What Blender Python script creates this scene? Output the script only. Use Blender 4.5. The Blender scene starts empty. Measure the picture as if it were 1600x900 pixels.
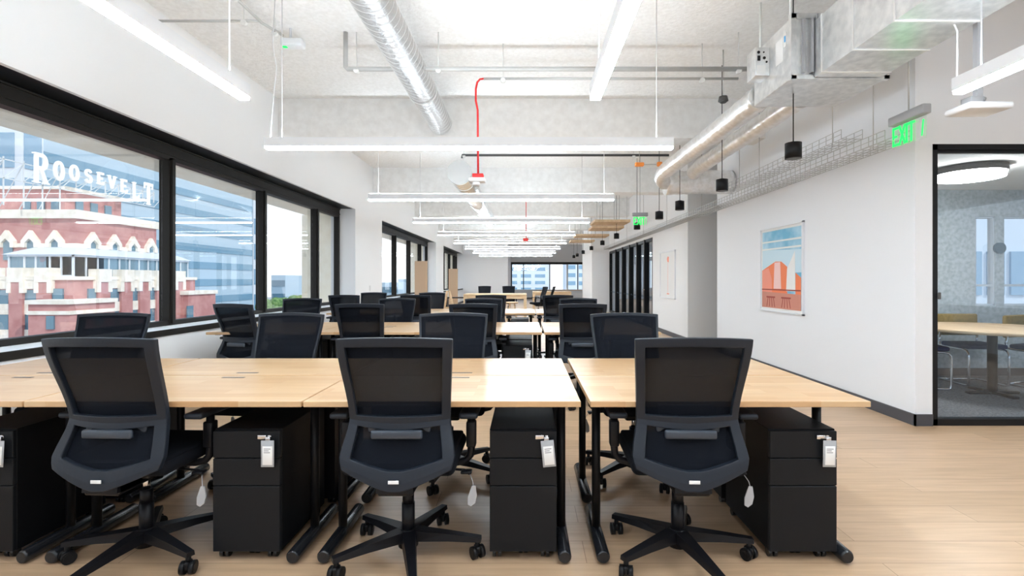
import bpy, bmesh, math, random
from mathutils import Vector, Matrix
random.seed(7)
S = bpy.context.scene
C = S.collection
PI = math.pi
# ------------------------------------------------------------------ camera
F = 785.0; VPX = 822.0; VPY = 437.0; H = 1.27
cd = bpy.data.cameras.new('camera'); cam = bpy.data.objects.new('camera', cd); C.objects.link(cam)
cam.location = (0, 0, H); cam.rotation_euler = (PI/2, 0, 0)
cd.sensor_width = 36; cd.lens = 36*F/1600; cd.clip_end = 2000; cd.clip_start = .05
cd.shift_x = (800-VPX)/1600; cd.shift_y = (VPY-450)/1600
S.camera = cam
# ------------------------------------------------------------------ world, sun, exposure
LED = 42.0
w = bpy.data.worlds.new('world'); S.world = w; w.use_nodes = True
nt = w.node_tree; nt.nodes.clear()
wo = nt.nodes.new('ShaderNodeOutputWorld'); bg = nt.nodes.new('ShaderNodeBackground')
tc = nt.nodes.new('ShaderNodeTexCoord'); sp = nt.nodes.new('ShaderNodeSeparateXYZ'); cr = nt.nodes.new('ShaderNodeValToRGB')
nt.links.new(tc.outputs['Generated'], sp.inputs[0]); nt.links.new(sp.outputs['Z'], cr.inputs[0])
cr.color_ramp.elements[0].color = (.93, .96, 1, 1); cr.color_ramp.elements[1].color = (.60, .78, 1, 1)
cr.color_ramp.elements[0].position = 0.02; cr.color_ramp.elements[1].position = .7
nt.links.new(cr.outputs[0], bg.inputs[0]); bg.inputs[1].default_value = 1.25
nt.links.new(bg.outputs[0], wo.inputs[0])
sd = bpy.data.lights.new('sun', 'SUN'); sd.energy = 2.0; sd.angle = .02; sd.color = (1, .95, .88)
so = bpy.data.objects.new('sun', sd); C.objects.link(so)
so.rotation_euler = Vector((-.62, .45, -.60)).to_track_quat('-Z', 'Y').to_euler()
vs = S.view_settings; vs.view_transform = 'Standard'; vs.look = 'None'; vs.gamma = 1; vs.exposure = 0.38
vs.use_curve_mapping = False

# ------------------------------------------------------------------ materials
def mat(name, col, rough=.6, metal=0, emit=None, es=0, spec=.5, coat=0, alpha=1):
    m = bpy.data.materials.new(name); m.use_nodes = True
    b = m.node_tree.nodes['Principled BSDF']
    b.inputs['Base Color'].default_value = (*col, 1); b.inputs['Roughness'].default_value = rough
    b.inputs['Metallic'].default_value = metal; b.inputs['Specular IOR Level'].default_value = spec
    b.inputs['Coat Weight'].default_value = coat; b.inputs['Coat Roughness'].default_value = .12
    b.inputs['Alpha'].default_value = alpha
    if emit: b.inputs['Emission Color'].default_value = (*emit, 1); b.inputs['Emission Strength'].default_value = es
    return m
def N(m, t): return m.node_tree.nodes.new(t)
def L(m, a, b): m.node_tree.links.new(a, b)
def bsdf(m): return m.node_tree.nodes['Principled BSDF']
def noise_var(m, c1, c2, scale=(1, 1, 1), ns=5, detail=4, bump=0, bdist=.01, p0=.35, p1=.65):
    t = N(m, 'ShaderNodeTexCoord'); mp = N(m, 'ShaderNodeMapping'); n = N(m, 'ShaderNodeTexNoise'); r = N(m, 'ShaderNodeValToRGB')
    mp.inputs['Scale'].default_value = scale; n.inputs['Scale'].default_value = ns; n.inputs['Detail'].default_value = detail
    L(m, t.outputs['Object'], mp.inputs[0]); L(m, mp.outputs[0], n.inputs['Vector']); L(m, n.outputs[0], r.inputs[0])
    r.color_ramp.elements[0].color = (*c1, 1); r.color_ramp.elements[1].color = (*c2, 1)
    r.color_ramp.elements[0].position = p0; r.color_ramp.elements[1].position = p1
    L(m, r.outputs[0], bsdf(m).inputs['Base Color'])
    if bump:
        b = N(m, 'ShaderNodeBump'); b.inputs['Strength'].default_value = bump; b.inputs['Distance'].default_value = bdist
        L(m, n.outputs[0], b.inputs['Height']); L(m, b.outputs[0], bsdf(m).inputs['Normal'])
    return m
def planks(name, c1, c2, dark, bw, rh, mortar, rough, grain=.35, coat=0):
    m = mat(name, c1, rough, coat=coat)
    t = N(m, 'ShaderNodeTexCoord'); oi = N(m, 'ShaderNodeObjectInfo'); ad = N(m, 'ShaderNodeVectorMath'); ad.operation = 'ADD'
    sc = N(m, 'ShaderNodeVectorMath'); sc.operation = 'SCALE'; sc.inputs[0].default_value = (11.3, 5.7, 0)
    L(m, oi.outputs['Random'], sc.inputs['Scale']); L(m, t.outputs['Object'], ad.inputs[0]); L(m, sc.outputs[0], ad.inputs[1])
    br = N(m, 'ShaderNodeTexBrick'); br.offset = .37; br.inputs['Scale'].default_value = 1
    br.inputs['Brick Width'].default_value = bw; br.inputs['Row Height'].default_value = rh
    br.inputs['Mortar Size'].default_value = mortar; br.inputs['Mortar Smooth'].default_value = 0; br.inputs['Bias'].default_value = 0
    br.inputs['Color1'].default_value = (*c1, 1); br.inputs['Color2'].default_value = (*c2, 1); br.inputs['Mortar'].default_value = (*dark, 1)
    L(m, ad.outputs[0], br.inputs[0])
    mp = N(m, 'ShaderNodeMapping'); mp.inputs['Scale'].default_value = (1.2, 14, 4); n = N(m, 'ShaderNodeTexNoise')
    n.inputs['Scale'].default_value = 2.2; n.inputs['Detail'].default_value = 6; L(m, ad.outputs[0], mp.inputs[0]); L(m, mp.outputs[0], n.inputs[0])
    mx = N(m, 'ShaderNodeMix'); mx.data_type = 'RGBA'; mx.blend_type = 'MULTIPLY'; mx.inputs[0].default_value = grain
    rr = N(m, 'ShaderNodeValToRGB'); rr.color_ramp.elements[0].position = .3; rr.color_ramp.elements[1].position = .7
    rr.color_ramp.elements[0].color = (.45, .36, .28, 1); L(m, n.outputs[0], rr.inputs[0])
    L(m, br.outputs[0], mx.inputs[6]); L(m, rr.outputs[0], mx.inputs[7]); L(m, mx.outputs[2], bsdf(m).inputs['Base Color'])
    return m
def glass(name, tint=(1, 1, 1), refl=.02, k=.22):
    m = bpy.data.materials.new(name); m.use_nodes = True; n = m.node_tree; n.nodes.clear()
    o = n.nodes.new('ShaderNodeOutputMaterial'); t = n.nodes.new('ShaderNodeBsdfTransparent'); g = n.nodes.new('ShaderNodeBsdfGlossy')
    t.inputs[0].default_value = (*tint, 1); g.inputs['Roughness'].default_value = .01
    lw = n.nodes.new('ShaderNodeLayerWeight'); lw.inputs[0].default_value = .35
    ml = n.nodes.new('ShaderNodeMath'); ml.operation = 'MULTIPLY_ADD'; ml.inputs[1].default_value = k; ml.inputs[2].default_value = refl
    n.links.new(lw.outputs['Fresnel'], ml.inputs[0])
    mx = n.nodes.new('ShaderNodeMixShader'); n.links.new(ml.outputs[0], mx.inputs[0])
    n.links.new(t.outputs[0], mx.inputs[1]); n.links.new(g.outputs[0], mx.inputs[2]); n.links.new(mx.outputs[0], o.inputs[0])
    return m
def fabric_mesh(name, col, see):
    m = bpy.data.materials.new(name); m.use_nodes = True; n = m.node_tree
    p = n.nodes['Principled BSDF']; p.inputs['Base Color'].default_value = (*col, 1); p.inputs['Roughness'].default_value = .75; p.inputs['Specular IOR Level'].default_value = .12
    t = n.nodes.new('ShaderNodeBsdfTransparent'); mx = n.nodes.new('ShaderNodeMixShader'); mx.inputs[0].default_value = 1-see
    o = n.nodes['Material Output']; n.links.new(t.outputs[0], mx.inputs[1]); n.links.new(p.outputs[0], mx.inputs[2]); n.links.new(mx.outputs[0], o.inputs[0])
    return m
M = {}
M['white'] = mat('white_paint', (.89, .895, .90), .7)
M['white_side'] = mat('white_paint_cool', (.88, .895, .92), .7)
M['ceil'] = noise_var(mat('sprayed_ceiling', (.86, .85, .83), .95), (.86, .855, .84), (.93, .93, .92), ns=26, detail=8, bump=.5, bdist=.02)
M['beam'] = noise_var(mat('concrete_beam', (.8, .78, .75), .95), (.84, .83, .81), (.91, .905, .89), ns=9, detail=8, bump=.35, bdist=.015)
M['floor'] = planks('oak_floor', (.66, .455, .29), (.56, .375, .225), (.34, .20, .11), 2.1, .19, .0016, .34, .34)
M['desk'] = planks('maple_desktop', (.63, .435, .25), (.54, .32, .155), (.5, .3, .15), .42, .075, 0, .33, .22, coat=.12)
M['carpet'] = noise_var(mat('grey_carpet', (.12, .13, .14), .95), (.075, .08, .09), (.20, .21, .225), ns=60, detail=3)
M['black'] = mat('black_steel', (.006, .006, .007), .42, spec=.25)
M['black_gloss'] = mat('black_gloss', (.012, .013, .016), .25)
M['ped'] = mat('black_powdercoat', (.006, .006, .007), .5, spec=.12)
M['ped_front'] = mat('black_drawer_front', (.009, .010, .012), .45, spec=.18)
M['frame_dark'] = mat('bronze_window_frame', (.017, .015, .013), .5, spec=.2)
M['chair_frame'] = mat('charcoal_nylon', (.014, .018, .026), .4, spec=.28)
M['chair_black'] = mat('black_nylon', (.006, .006, .008), .38, spec=.25)
M['mesh'] = fabric_mesh('mesh_fabric', (.005, .007, .012), .15)
M['seat'] = mat('black_seat_fabric', (.006, .007, .010), .9, spec=.15)
M['lumbar'] = mat('grey_lumbar', (.035, .045, .062), .4)
M['logo'] = mat('white_mark', (.85, .85, .85), .5)
M['chrome'] = mat('chrome', (.8, .8, .82), .12, 1)
M['galv'] = noise_var(mat('galvanised_steel', (.78, .80, .81), .30, .75), (.70, .72, .73), (.86, .875, .88), ns=14, detail=3)
M['galv_side'] = mat('galvanised_duct_wrap', (.83, .83, .82), .4, .25)
M['spiral'] = mat('spiral_duct_steel', (.80, .80, .80), .24, .9)
M['foil'] = noise_var(mat('foil_duct', (.86, .86, .85), .3, .75), (.80, .79, .77), (.92, .92, .92), ns=16, detail=4, bump=.4, bdist=.02)
M['pipe'] = mat('galvanised_pipe', (.55, .55, .54), .45, .4)
M['whitepipe'] = mat('white_painted_pipe', (.8, .8, .78), .5)
M['darkmetal'] = mat('dark_metal', (.10, .10, .10), .5, .3)
M['led_body'] = mat('white_aluminium', (.85, .87, .9), .5)
M['led'] = mat('led_diffuser', (1, 1, 1), .5, emit=(.80, .91, 1), es=LED)
M['ceil_fill'] = mat('ceiling_fill_glow', (1, 1, 1), .5, emit=(.80, .91, 1), es=LED*.95)  # fill glow added to brighten the ceiling, not part of the fixtures
M['cord'] = mat('white_cord', (.75, .75, .75), .6)
M['red'] = mat('red_enamel', (.75, .02, .02), .4)
M['orange'] = mat('orange_plastic', (.9, .28, .05), .5)
M['exit'] = mat('exit_green', (.02, .7, .12), .5, emit=(.0, 1, .12), es=.9)
M['exit_plate'] = glass('clear_acrylic', (.97, 1, .98), .03)
M['greymetal'] = mat('grey_housing', (.45, .46, .48), .4, .3)
M['base'] = mat('grey_baseboard', (.065, .065, .075), .5)
M['glass'] = glass('window_glass')
M['glass_in'] = glass('partition_glass', (.88, .93, .97), .01, .12)
M['pane_blue'] = mat('blue_window_glass', (.20, .36, .50), .12, .2, spec=.8)
M['pane_dark'] = mat('dark_window_glass', (.13, .25, .33), .12, .2, spec=.8)
M['brick'] = None
bm_ = mat('red_brick', (.62, .30, .27), .85)
noise_var(bm_, (.46, .21, .20), (.58, .31, .29), ns=1.2, detail=6); M['brick'] = bm_
M['stone'] = noise_var(mat('cream_terracotta', (.85, .79, .68), .8), (.80, .74, .63), (.92, .88, .80), ns=2, detail=4)
M['cream'] = noise_var(mat('cream_concrete', (.74, .67, .54), .85), (.88, .80, .64), (.94, .88, .74), ns=6, detail=5)
M['asphalt'] = mat('city_ground', (.30, .33, .36), .9)
M['band_light'] = mat('pale_blue_cladding', (.40, .54, .64), .4)
M['band_dark'] = mat('blue_glass_band', (.17, .33, .45), .15, .2)
M['tower_white'] = mat('white_cladding', (.66, .72, .78), .6)
M['signwhite'] = mat('sign_letter_white', (.95, .95, .93), .6)
M['steel_grey'] = mat('painted_truss', (.62, .66, .68), .6)
M['green'] = noise_var(mat('foliage', (.12, .25, .08), .9), (.05, .14, .04), (.2, .34, .12), ns=3)
M['wall_tex'] = noise_var(mat('grey_textured_wallcovering', (.36, .42, .45), .9), (.40, .46, .49), (.56, .62, .65), ns=22, detail=8)
M['olive'] = noise_var(mat('olive_upholstery', (.24, .17, .05), .85), (.20, .14, .04), (.29, .21, .07), ns=40)
M['navy'] = mat('navy_upholstery', (.008, .03, .11), .85)
M['wood'] = noise_var(mat('pale_wood', (.72, .50, .30), .5), (.62, .42, .24), (.80, .60, .38), scale=(1, 1, 8), ns=3)
M['duct_tan'] = noise_var(mat('duct_tan_reflection', (.66, .47, .29), .6), (.60, .42, .25), (.72, .53, .34), scale=(6, 1, 1), ns=2)  # tan reflection on the far ducts, put in as base colour
M['tan'] = mat('tan_panel', (.60, .42, .28), .7)
M['drum'] = mat('dark_drum_shade', (.10, .09, .085), .6)
M['drum_led'] = mat('drum_diffuser', (1, 1, 1), .5, emit=(1, .93, .86), es=34)
M['paper'] = mat('white_paper', (.86, .86, .85), .7)
M['plastic'] = mat('clear_plastic_sleeve', (.42, .43, .45), .3)
M['a_blue'] = noise_var(mat('print_blue', (.35, .6, .78), .6), (.16, .46, .66), (.52, .75, .86), scale=(1, 1, 1), ns=3)
M['a_pale'] = mat('print_pale_blue', (.62, .79, .88), .6)
M['a_orange'] = mat('print_orange', (.88, .22, .08), .6)
M['a_coral'] = mat('print_coral', (.88, .30, .20), .6)
M['a_pink'] = mat('print_pink', (.92, .60, .56), .6)
M['a_red'] = mat('print_dark_red', (.35, .05, .03), .6)
M['a_terr'] = mat('print_terrace', (.62, .25, .18), .6)
M['blue_label'] = mat('blue_label', (.05, .35, .7), .5)
M['disc'] = mat('slate_blue_disc', (.06, .12, .16), .5)

# ------------------------------------------------------------------ mesh helpers
class MB:
    def __init__(s): s.v = []; s.f = []; s.sm = []; s.mi = []; s.cur = 0
    def add(s, vs, fs, smooth=False, mx=None):
        o = len(s.v)
        for p in vs:
            p = Vector(p)
            if mx is not None: p = mx @ p
            s.v.append(p)
        for f in fs: s.f.append([i+o for i in f]); s.sm.append(smooth); s.mi.append(s.cur)
        return s
    def box(s, x0, x1, y0, y1, z0, z1, mx=None):
        v = [(x, y, z) for z in (z0, z1) for y in (y0, y1) for x in (x0, x1)]
        return s.add(v, [(0, 2, 3, 1), (4, 5, 7, 6), (0, 1, 5, 4), (2, 6, 7, 3), (0, 4, 6, 2), (1, 3, 7, 5)], False, mx)
    def rbox(s, x0, x1, y0, y1, z0, z1, r=.005, seg=2, mx=None, smooth=True):
        b = bmesh.new(); bmesh.ops.create_cube(b, size=1)
        for v in b.verts: v.co = Vector(((x0+x1)/2+v.co.x*(x1-x0), (y0+y1)/2+v.co.y*(y1-y0), (z0+z1)/2+v.co.z*(z1-z0)))
        bmesh.ops.bevel(b, geom=b.edges[:], offset=r, segments=seg, profile=.5, affect='EDGES', clamp_overlap=True)
        b.verts.index_update()
        s.add([v.co.copy() for v in b.verts], [[v.index for v in f.verts] for f in b.faces], smooth, mx); b.free(); return s
    def tube(s, path, r, seg=12, caps=True, mx=None, smooth=True):
        P = [Vector(p) for p in path]; n = len(P)
        R = r if isinstance(r, (list, tuple)) else [r]*n
        vs = []; T = []
        for i in range(n):
            a = P[max(i-1, 0)]; b = P[min(i+1, n-1)]; T.append((b-a).normalized())
        up = Vector((0, 0, 1)) if abs(T[0].z) < .9 else Vector((0, 1, 0))
        u = T[0].cross(up).normalized()
        for i in range(n):
            u = (u - T[i]*u.dot(T[i])).normalized(); v = T[i].cross(u)
            for k in range(seg):
                a = 2*PI*k/seg; vs.append(P[i]+(u*math.cos(a)+v*math.sin(a))*R[i])
        fs = [(i*seg+k, i*seg+(k+1) % seg, (i+1)*seg+(k+1) % seg, (i+1)*seg+k) for i in range(n-1) for k in range(seg)]
        s.add(vs, fs, smooth, mx)
        if caps:
            o = len(s.v)-len(vs)
            s.f.append([o+k for k in range(seg)][::-1]); s.sm.append(False); s.mi.append(s.cur)
            s.f.append([o+(n-1)*seg+k for k in range(seg)]); s.sm.append(False); s.mi.append(s.cur)
        return s
    def cyl(s, a, b, r, seg=16, r2=None, mx=None): return s.tube([a, b], [r, r if r2 is None else r2], seg, True, mx)
    def bar(s, a, b, w, h, mx=None):            # rectangular bar between two points
        a = Vector(a); b = Vector(b); t = (b-a).normalized()
        up = Vector((0, 0, 1)) if abs(t.z) < .95 else Vector((0, 1, 0))
        u = t.cross(up).normalized(); v = u.cross(t)
        vs = [p+u*sx*w/2+v*sy*h/2 for p in (a, b) for sx, sy in ((-1, -1), (1, -1), (1, 1), (-1, 1))]
        return s.add(vs, [(0, 1, 2, 3), (7, 6, 5, 4), (0, 4, 5, 1), (1, 5, 6, 2), (2, 6, 7, 3), (3, 7, 4, 0)], False, mx)
    def prism(s, pts, fr, d, mx=None):           # pts 2D, fr(x,y,depth)->3D
        n = len(pts); vs = [fr(x, y, 0) for x, y in pts]+[fr(x, y, d) for x, y in pts]
        fs = [list(range(n))[::-1], list(range(n, 2*n))]+[(i, (i+1) % n, n+(i+1) % n, n+i) for i in range(n)]
        return s.add(vs, fs, False, mx)
    def sphere(s, c, r, seg=12, rings=8, mx=None, sc=(1, 1, 1)):
        vs = []; fs = []
        for i in range(rings+1):
            for k in range(seg):
                t = PI*i/rings; a = 2*PI*k/seg
                vs.append((c[0]+r*sc[0]*math.sin(t)*math.cos(a), c[1]+r*sc[1]*math.sin(t)*math.sin(a), c[2]+r*sc[2]*math.cos(t)))
        for i in range(rings):
            for k in range(seg): fs.append((i*seg+k, (i+1)*seg+k, (i+1)*seg+(k+1) % seg, i*seg+(k+1) % seg))
        return s.add(vs, fs, True, mx)
def obj(name, mb, m, parent=None):
    me = bpy.data.meshes.new(name); me.from_pydata([tuple(v) for v in mb.v], [], mb.f)
    for m_ in (m if isinstance(m, (list, tuple)) else [m]): me.materials.append(M[m_] if isinstance(m_, str) else m_)
    me.polygons.foreach_set('use_smooth', mb.sm)
    me.polygons.foreach_set('material_index', mb.mi); me.update(calc_edges=True)
    me.validate()
    b = bmesh.new(); b.from_mesh(me); bmesh.ops.recalc_face_normals(b, faces=b.faces); b.to_mesh(me); b.free()
    o = bpy.data.objects.new(name, me); C.objects.link(o)
    if parent: o.parent = parent
    return o
def thing(name, label, cat, loc=(0, 0, 0), rz=0, group=None):
    o = bpy.data.objects.new(name, None); C.objects.link(o); o.empty_display_size = .1
    o.location = loc; o.rotation_euler = (0, 0, rz); o['label'] = label; o['category'] = cat
    if group: o['group'] = group
    return o
def tag(o, label, cat, group=None):
    o['label'] = label; o['category'] = cat
    if group: o['group'] = group
    return o
def struct(name, mb, m, parent=None, label=None, cat=None):
    o = obj(name, mb, m, parent)
    if not parent:
        o['kind'] = 'structure'
    return o
def copy_tree(o, parent=None):
    c = o.copy(); C.objects.link(c); c.parent = parent
    for ch in [x for x in o.children]: copy_tree(ch, c)
    return c
def place(o, loc, rz, label, group=None, sx=1):
    o.location = loc; o.rotation_euler = (0, 0, rz); o['label'] = label; o.scale = (sx, 1, 1)
    if group: o['group'] = group
def wx(px, Y): return (px-VPX)*Y/F
def wz(py, Y): return H-(py-VPY)*Y/F
# lettering drawn as strokes ---------------------------------------------------
def arc(cx, cy, rx, ry, a0, a1, n=14): return [(cx+rx*math.cos(math.radians(a0+(a1-a0)*i/n)), cy+ry*math.sin(math.radians(a0+(a1-a0)*i/n))) for i in range(n+1)]
GL = {'R': [[(.14, 0), (.14, 1)], [(.14, .95), (.42, .95)]+arc(.42, .73, .22, .22, 90, -90)+[(.14, .51)], [(.34, .51), (.66, .02)]],
      'O': [arc(.36, .5, .29, .44, 0, 360, 22)],
      'S': [arc(.36, .73, .24, .21, 20, 270, 12)+arc(.36, .28, .26, .23, 90, -160, 12)],
      'E': [[(.14, 0), (.14, 1)], [(.14, .94), (.62, .94)], [(.14, .5), (.5, .5)], [(.14, .06), (.62, .06)]],
      'V': [[(.08, 1), (.36, .02)], [(.36, .02), (.64, 1)]],
      'L': [[(.14, 0), (.14, 1)], [(.14, .06), (.62, .06)]],
      'T': [[(.36, 0), (.36, 1)], [(.04, .94), (.68, .94)]],
      'X': [[(.08, 0), (.62, 1)], [(.08, 1), (.62, 0)]], 'I': [[(.2, 0), (.2, 1)]]}
SERIF = {'R': [(.14, 0), (.14, 1), (.64, .02)], 'E': [(.14, 0), (.14, 1)], 'L': [(.14, 0), (.14, 1)], 'T': [(.36, 0)], 'V': [(.08, 1), (.64, 1)], 'S': [], 'O': [], 'X': [], 'I': []}
def glyph(mb, ch, org, right, up, w, h, sw, depth, serif=False):
    right = Vector(right); up = Vector(up); nrm = right.cross(up); org = Vector(org)
    cnt = [0]
    def fr(x, y, d):
        e = depth*.006*(cnt[0]//8); cnt[0] += 1
        return org+right*x+up*y+nrm*(d+e if d else d-e)
    for st in GL[ch]:
        for (ax, ay), (bx, by) in zip(st[:-1], st[1:]):
            ax, bx = ax*w, bx*w; ay_, by_ = ay*h, by*h
            dx, dy = bx-ax, by_-ay_; l = math.hypot(dx, dy) or 1; nx, ny = -dy/l*sw/2, dx/l*sw/2; ex, ey = dx/l*sw*.12, dy/l*sw*.12
            mb.prism([(ax+nx-ex, ay_+ny-ey), (ax-nx-ex, ay_-ny-ey), (bx-nx+ex, by_-ny+ey), (bx+nx+ex, by_+ny+ey)], fr, depth)
    if serif:
        for x, y in SERIF[ch]:
            x *= w; y0 = 0 if y < .5 else h-sw*.35
            mb.prism([(x-sw*.95, y0), (x+sw*.95, y0), (x+sw*.95, y0+sw*.35), (x-sw*.95, y0+sw*.35)], fr, depth)
        if ch == 'T':
            for x in (.04, .68): mb.prism([(x*w-sw*.15, h*.74), (x*w+sw*.2, h*.74), (x*w+sw*.2, h), (x*w-sw*.15, h)], fr, depth)
        if ch in 'EL':
            mb.prism([(.62*w-sw*.1, 0), (.62*w+sw*.2, 0), (.62*w+sw*.2, h*.26), (.62*w-sw*.1, h*.26)], fr, depth)

# ================================================================== THE SETTING
XL, XG, XR, ZC = -3.5, -3.87, 3.385, 3.83
YB, YF = -8.0, 33.0
Z0, Z1 = .78, 2.74
WIN = [(-6.1, 1.2), (3.0, 10.3), (12.2, 19.5), (21.3, 27.8)]
m = MB().box(-4.0, 8.2, YB, YF+.5, -.15, 0); struct('floor', m, 'floor')
m = MB().box(-4.0, 8.2, YB, YF+.5, ZC, ZC+.3); struct('ceiling', m, 'ceil')
k = 1
for y in (-1.6, 2.75, 7.1, 11.5, 15.8, 20.1, 24.4, 28.7):
    m = MB().box(XL+.001, 8.1, y, y+.38, 3.27, ZC); struct('trim_%d' % k, m, 'beam'); k += 1
# left wall: lower wall, upper wall, piers
m = MB().box(-4.0, XL, YB, 27.8, 0, Z0-.03).box(-4.0, XL, YB, 27.8, Z1, ZC)
yy = YB
for a, b in WIN:
    m.box(-4.0, XL, yy, a, Z0-.03, Z1); yy = b
struct('wall_left', m, 'white')
# back-left block facing the camera and far window wall
m = MB().box(-4.0, -1.0, 27.8, YF+.5, 0, ZC); struct('wall_back_left', m, 'white')
m = MB().box(-1.0, 8.2, YF, YF+.25, 0, .62).box(-1.0, 8.2, YF, YF+.25, 2.42, ZC).box(3.75, 8.2, YF, YF+.25, .62, 2.42)
struct('wall_back', m, 'white')
m = MB()
for a, b in ((-8.2, -5.5), ): m.box(-4.0, 8.2, YB-.2, YB, 0, .6).box(-4.0, 8.2, YB-.2, YB, 3.3, ZC)
struct('wall_front', m, 'white')
# right side walls
m = MB().box(XR, XR+.12, 4.45, 8.9, 0, ZC).box(XR, 3.535, 4.37, 4.45, 0, 2.45).box(XR, 8.2, 4.37, 4.45, 2.45, ZC)
struct('wall_right', m, 'white_side')
m = MB().box(3.25, 6.0, 10.1, 10.22, 0, ZC).box(3.25, 3.37, 10.2, 12.9, 0, ZC).box(3.25, 3.37, 12.9, 19.6, 2.36, ZC).box(5.9, 6.02, 6.72, 10.2, 0, ZC)
struct('wall_right_far', m, 'white')
m = MB().box(2.57, 3.5, 19.6, 22.9, 0, ZC); struct('wall_right_pillar', m, 'white')
m = MB().box(8.0, 8.2, YB, 6.7, 0, .8).box(8.0, 8.2, YB, 6.7, 2.6, ZC).box(8.0, 8.2, 4.3, 6.7, .8, 2.6)
m.box(8.0, 8.2, 6.7, YF, 0, .75).box(8.0, 8.2, 6.7, YF, 2.5, ZC)
for y in (6.7, 10.0, 13.3, 16.6, 19.9, 23.2, 26.5): m.box(8.0, 8.2, y, y+.4, .75, 2.5)
struct('wall_right_outer', m, 'white')
# meeting room walls (behind the glass on the right)
MRY = 6.6
m = MB().box(3.505, 5.9, MRY, MRY+.12, 0, 2.45).box(5.9, 8.0, MRY, MRY+.12, 0, .93).box(5.9, 8.0, MRY, MRY+.12, 2.1, 2.45).box(6.17, 6.28, MRY, MRY+.12, .93, 2.1).box(6.9, 8.0, MRY, MRY+.12, .93, 2.1)
m.box(3.505, 3.54, 4.47, MRY, 0, 2.45)
struct('wall_meeting_room', m, 'wall_tex')
m = MB().box(3.51, 8.0, 4.48, MRY, 2.45, 2.55); struct('ceiling_meeting_room', m, 'white')
m = MB().box(3.54, 8.0, 4.40, MRY, .001, .012); struct('floor_meeting_room', m, 'carpet')
# baseboards
m = MB().box(XR-.014, XR, 4.356, 8.9, 0, .10).box(XR-.014, 3.53, 4.356, 4.37, 0, .10); struct('baseboard_right', m, 'base')
m = MB().box(3.236, 3.25, 10.1, 12.85, 0, .10).box(3.25, 5.9, 10.086, 10.1, 0, .1); struct('baseboard_right_far', m, 'base')
m = MB().box(3.54, 7.9, MRY-.014, MRY, .012, .11); struct('baseboard_meeting_room', m, 'base')
m = MB().box(XL, XL+.012, YB, 27.8, 0, .1); struct('baseboard_left', m, 'base')
m = MB().box(XL, -1.0, 27.786, 27.8, 0, .1).box(-1, 3.7, YF-.014, YF, 0, .1); struct('baseboard_back', m, 'base')

# left windows
def window_left(n, a, b, mull):
    r = obj('window_%d' % n, MB().box(XG-.05, XG+.05, a, b, 2.55, 2.725).box(XG-.05, XG+.045, a, b, Z0-.0, Z0+.05)
            .box(XG-.05, XG+.05, a, a+.06, Z0, 2.6).box(XG-.05, XG+.05, b-.06, b, Z0, 2.6)
            .box(XG-.03, XG+.062, a, b, 2.60, 2.615).box(XG-.03, XG+.07, a, b, 2.70, 2.715), 'frame_dark')
    r['kind'] = 'structure'
    for y in mull:
        obj('mullion', MB().box(XG-.06, XG+.05, y-.04, y+.04, Z0, 2.58).box(XG+.05, XG+.075, y-.022, y+.022, Z0+.02, 2.56), 'frame_dark', r)
    ys = [a]+list(mull)+[b]
    for p, q in zip(ys[:-1], ys[1:]):
        obj('pane', MB().box(XG-.026, XG-.02, p+.05, q-.05, Z0+.04, 2.57), 'glass', r)
    obj('shade_pocket', MB().box(XG-.05, XL-.035, a+.002, b-.002, 2.722, 2.739), 'black', r)
    obj('sill', MB().box(XG-.1, XL-.001, a+.002, b-.002, Z0-.028, Z0), 'white_side', r)
    obj('sill_edge', MB().box(XL-.012, XL+.012, a, b, Z0-.055, Z0+.004), 'frame_dark', r)
    obj('reveal_edge', MB().box(XL-.036, XL+.006, a, b, 2.715, 2.76), 'white', r)
window_left(1, *WIN[1], (5.42, 7.34, 9.2))
window_left(2, *WIN[2], (14.7, 16.5, 18.2))
window_left(3, *WIN[3], (23.4, 25.2, 26.9))
# outside face of the building: cream overhang, piers and sill ledge
m = MB().box(-4.55, -4.001, YB, 28, 2.60, 4.0).box(-4.35, -4.001, YB, 28, .45, .74)
for y in (1.25, 10.35, 19.55, 27.8):
    m.box(-4.62, -4.001, y, y+1.75, -2, 2.6)
struct('wall_left_exterior', m, 'cream')
# far window
r = obj('window_4', MB().box(-1.0, 3.75, YF-.02, YF+.08, 2.27, 2.42).box(-1.0, -.92, YF, YF+.1, .62, 2.3).box(3.7, 3.75, YF, YF+.1, .62, 2.3), 'frame_dark'); r['kind'] = 'structure'
for x in (-.17, 1.55, 3.4): obj('mullion', MB().box(x-.03, x+.03, YF, YF+.1, .62, 2.3), 'frame_dark', r)
obj('mullion', MB().box(2.66, 2.76, YF-.02, YF+.1, .62, 2.3), 'white', r)
obj('pane', MB().box(-.98, 3.72, YF+.04, YF+.046, .62, 2.3), 'glass', r)
# meeting room glass partition (right)
PY = 4.42
r = obj('window_5', MB().box(3.535, 7.9, PY-.05, PY+.03, 2.40, 2.45).box(3.535, 7.9, PY-.05, PY+.03, .0, .055).box(3.535, 3.58, PY-.05, PY+.03, .0, 2.45)
        .box(3.58, 7.9, PY-.03, PY, 2.375, 2.40), 'black'); r['kind'] = 'structure'
obj('pane', MB().box(3.58, 7.9, PY-.012, PY-.004, .05, 2.38), 'glass_in', r)
obj('mullion', MB().box(5.2, 5.25, PY-.05, PY+.03, .05, 2.4), 'black', r)
obj('latch', MB().rbox(3.575, 3.60, PY-.065, PY-.045, 1.10, 1.16, .004), 'darkmetal', r)
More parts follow.
